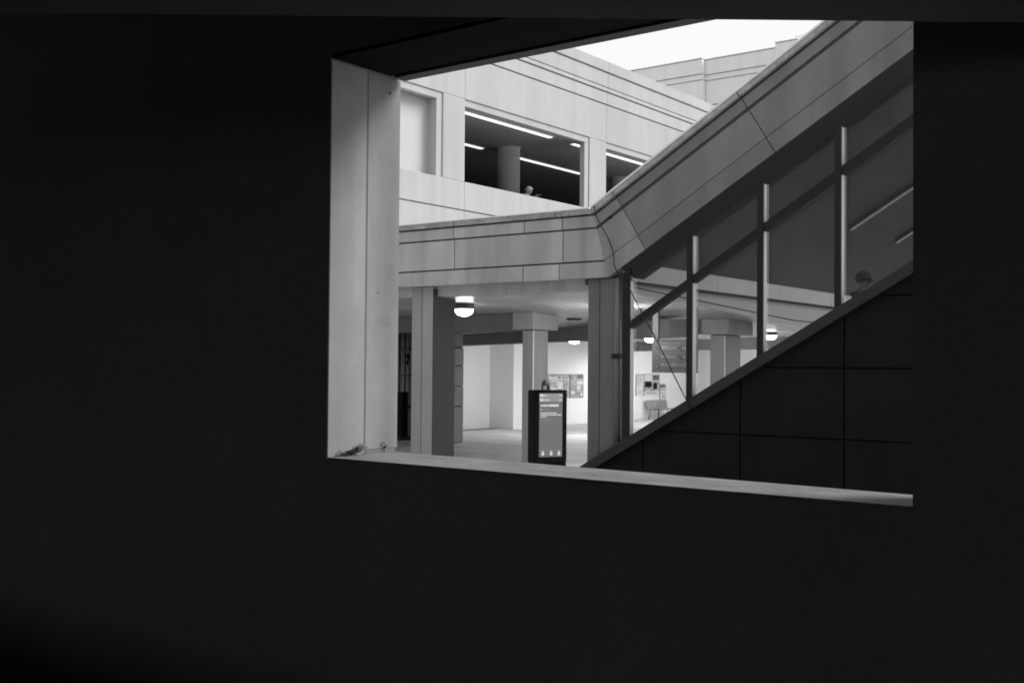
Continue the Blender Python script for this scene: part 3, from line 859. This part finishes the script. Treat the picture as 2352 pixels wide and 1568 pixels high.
# ================================================================== HANGING SIGN
hs = thing('hanging_sign', 'dark hanging direction sign with three rows of pale lettering', 'sign', (-10.25, 20.0, 2.04))
box('board', 'sign_dark', hs, -10.73, -9.80, 20.0, 20.09, 2.05, 2.62, .004)
box('bottom_trim', 'curb', hs, -10.73, -9.80, 19.99, 20.10, 2.02, 2.048)
box('hanger', 'sign_dark', hs, -10.73, -10.61, 20.02, 20.08, 2.62, zceil(20.05))
box('hanger', 'sign_dark', hs, -9.90, -9.80, 20.02, 20.08, 2.62, zceil(20.05))
rr = random.Random(5)
def ring_glyph(x, z):
    bm = bmesh.new(); pts = [(x + .032 * math.cos(t), 19.992, z + .05 * math.sin(t)) for t in [2 * math.pi * k / 12 for k in range(13)]]
    bm_tube(bm, pts, .007, 5, False); link('symbol', bm, 'sign_text', hs)
for r_i, z in enumerate((2.49, 2.33, 2.17)):
    ring_glyph(-10.60, z)
    x = -10.53
    ends = (-10.22, -10.25, -9.95)[r_i]
    while x < ends:
        w = rr.uniform(.022, .035); h = rr.choice((.05, .05, .075))
        box('letter', 'sign_text', hs, x, min(x + w, ends + .02), 19.992, 20.0, z - .035, z - .035 + h); x += w + .014
    if r_i < 2:
        ring_glyph(-10.14, z); x = -10.08
        while x < -9.93:
            w = rr.uniform(.022, .035)
            box('letter', 'sign_text', hs, x, x + w, 19.992, 20.0, z - .035, z + .02); x += w + .014

# ================================================================== POSTERS, TIMETABLE, BENCH on the hall wall (X = -22.8)
def poster(label, y0, y1, z0, z1, base, bits, grp):
    t = thing('wall_poster', label, 'poster', (-22.79, (y0 + y1) / 2, z0), grp)
    box('backing', 'print_mid' if base is None else base, t, -22.795, -22.775, y0, y1, z0, z1)
    box('frame', 'print_dark', t, -22.797, -22.770, y0 - .012, y0, z0, z1); box('frame', 'print_dark', t, -22.797, -22.770, y1, y1 + .012, z0, z1)
    box('frame', 'print_dark', t, -22.797, -22.770, y0, y1, z1, z1 + .015)
    for (a, b, c_, d_, m) in bits:
        yy0, yy1 = y0 + (y1 - y0) * a, y0 + (y1 - y0) * b
        zz0, zz1 = z1 - (z1 - z0) * d_, z1 - (z1 - z0) * c_
        box('print_block', m, t, -22.7745, -22.772, yy0, yy1, zz0, zz1)
    return t
G = 'framed posters on the hall wall'
poster('framed photo poster partly hidden behind the information display', 34.65, 36.15, .99, 1.84, 'print_photo',
       [(.05, .45, .10, .18, 'print_light'), (.1, .95, .20, .24, 'print_light'), (.1, .5, .28, .32, 'print_light'), (.45, .7, .30, .62, 'print_light'), (.15, .4, .55, .85, 'print_light'), (.6, .9, .7, .9, 'print_mid')], G)
poster('dark grey notice poster with pale text boxes beside the dark pillar', 36.20, 37.10, .97, 1.84, 'print_mid',
       [(.02, .48, .02, .45, 'print_photo'), (.52, .95, .02, .16, 'print_dark'), (.55, .93, .20, .22, 'print_light'), (.52, .97, .27, .43, 'print_light'), (.52, .8, .46, .64, 'print_light'), (.52, .9, .68, .71, 'print_light'), (.05, .35, .70, .82, 'print_light'), (.82, .95, .78, .92, 'print_light')], G)
poster('pale line drawing notice left of the landscape poster', 41.15, 41.75, .98, 1.84, 'print_light',
       [(.1, .9, .05, .08, 'print_mid'), (.2, .35, .15, .5, 'print_photo'), (.55, .65, .12, .4, 'print_photo'), (.1, .9, .78, .80, 'print_mid'), (.1, .8, .86, .88, 'print_mid')], G)
poster('landscape photo poster with dark title block behind the glass', 41.79, 43.10, .98, 1.84, 'print_light',
       [(.55, .98, .03, .28, 'print_dark'), (.6, .9, .08, .12, 'print_light'), (.0, .99, .32, .78, 'print_photo'), (.05, .5, .33, .6, 'print_mid'), (.6, .85, .4, .7, 'print_mid'), (.1, .8, .84, .9, 'print_mid')], G)
poster('narrow timetable sheet right of the landscape poster', 43.17, 43.65, .66, 1.44, 'print_light',
       [(.05, .95, .03, .18, 'print_dark'), (.1, .9, .26, .30, 'print_dark'), (.3, .6, .45, .5, 'print_mid'), (.5, .8, .6, .72, 'print_mid'), (.2, .8, .86, .89, 'print_dark')], G)

bn = thing('bench', 'grey perforated metal bench against the poster wall', 'bench', (-22.4, 42.6, 0))
for k in range(2):
    y0 = 41.75 + k * .88
    prism('seat', 'bench', bn, [(-22.55, .42), (-22.10, .45), (-22.10, .475), (-22.55, .445)], 'y', y0, y0 + .84)
    prism('backrest', 'bench', bn, [(-22.60, .45), (-22.66, .80), (-22.635, .80), (-22.575, .45)], 'y', y0, y0 + .84)
for y in (41.85, 42.62, 43.35):
    tube('leg', 'dark_metal', bn, [(-22.14, y, .44), (-22.16, y, .25), (-22.08, y, .015)], .018, 6)
    tube('leg', 'dark_metal', bn, [(-22.52, y, .42), (-22.52, y, .25), (-22.60, y, .015)], .018, 6)
tube('rail', 'dark_metal', bn, [(-22.30, 41.75, .43), (-22.30, 43.47, .43)], .02, 6)

# ================================================================== SERVICE PIPES at far left
sv = thing('service_pipes', 'cluster of thin vertical pipes on the dim service wall', 'pipes', (-21.3, 25.0, 0))
for x, r_, m in ((-21.52, .03, 'pipe_dark'), (-21.44, .022, 'pipe'), (-21.37, .03, 'pipe'), (-21.30, .02, 'pipe_dark'), (-21.22, .035, 'pipe')):
    tube('pipe', m, sv, [(x, 25.05, .02), (x, 25.05, 3.02)], r_, 8)
for z in (.9, 1.8, 2.55): box('pipe_bracket', 'pipe_dark', sv, -21.58, -21.12, 24.99, 25.2, z, z + .05)
tube('valve', 'dark_metal', sv, [(-21.16, 24.95, 2.15), (-21.10, 24.95, 2.35), (-21.16, 24.95, 2.42)], .05, 8)
tube('valve', 'dark_metal', sv, [(-21.50, 24.95, .45), (-21.44, 24.95, .7), (-21.48, 24.95, .95)], .05, 8)
pb = thing('dark_cabinet', 'narrow black post shaped cabinet beside the service pipes', 'cabinet', (-21.1, 24.8, 0))
box('cabinet_body', 'black', pb, -21.22, -21.02, 24.6, 24.85, .10, 1.37, .01)
box('cabinet_base', 'dark_panel', pb, -21.40, -20.98, 24.5, 24.95, .008, .10, .02)

# ================================================================== WEEDS ON THE SILL
def leaf_blob(name, m, parent, pts, n, size, seed, spread):
    rr = random.Random(seed); bm = bmesh.new()
    for k in range(n):
        a, b = rr.choice(pts)
        t = rr.random()
        c = Vector(a).lerp(Vector(b), t) + Vector((rr.gauss(0, spread[0]), rr.gauss(0, spread[1]), abs(rr.gauss(0, spread[2]))))
        c.z = max(c.z, 1.502)
        u = Vector((rr.gauss(0, 1), rr.gauss(0, 1), rr.gauss(0, 1))).normalized(); w = u.cross(Vector((rr.gauss(0, 1), rr.gauss(0, 1), rr.gauss(0, 1)))).normalized()
        s = size * rr.uniform(.5, 1.2)
        vs = [bm.verts.new(c + u * s), bm.verts.new(c + w * s * .45), bm.verts.new(c - u * s), bm.verts.new(c - w * s * .45)]
        bm.faces.new(vs)
    return link(name, bm, m, parent)
wd = thing('weed_clump', 'low dark tuft of moss and weeds in the corner of the sill and jamb', 'weeds', (-5.22, 5.6, 1.5))
leaf_blob('foliage', 'leaf', wd, [((-5.23, 5.50, 1.50), (-5.23, 5.68, 1.525)), ((-5.23, 5.56, 1.50), (-5.23, 5.70, 1.55))], 520, .009, 2, (.010, .022, .012))
leaf_blob('foliage', 'leaf', wd, [((-5.23, 5.42, 1.502), (-5.22, 5.72, 1.504))], 160, .005, 4, (.006, .01, .003))
sg = thing('weed_sprig', 'tiny leafy sprig growing at the foot of the pale column', 'weed', (-5.22, 5.93, 1.5))
tube('stem', 'leaf', sg, [(-5.228, 5.93, 1.50), (-5.226, 5.932, 1.535), (-5.222, 5.925, 1.565)], .0022, 5)
tube('stem', 'leaf', sg, [(-5.226, 5.932, 1.53), (-5.222, 5.955, 1.55)], .0018, 5)
leaf_blob('leaves', 'leaf', sg, [((-5.222, 5.925, 1.568), (-5.222, 5.922, 1.572)), ((-5.222, 5.955, 1.55), (-5.226, 5.935, 1.538))], 26, .009, 9, (.004, .006, .004))
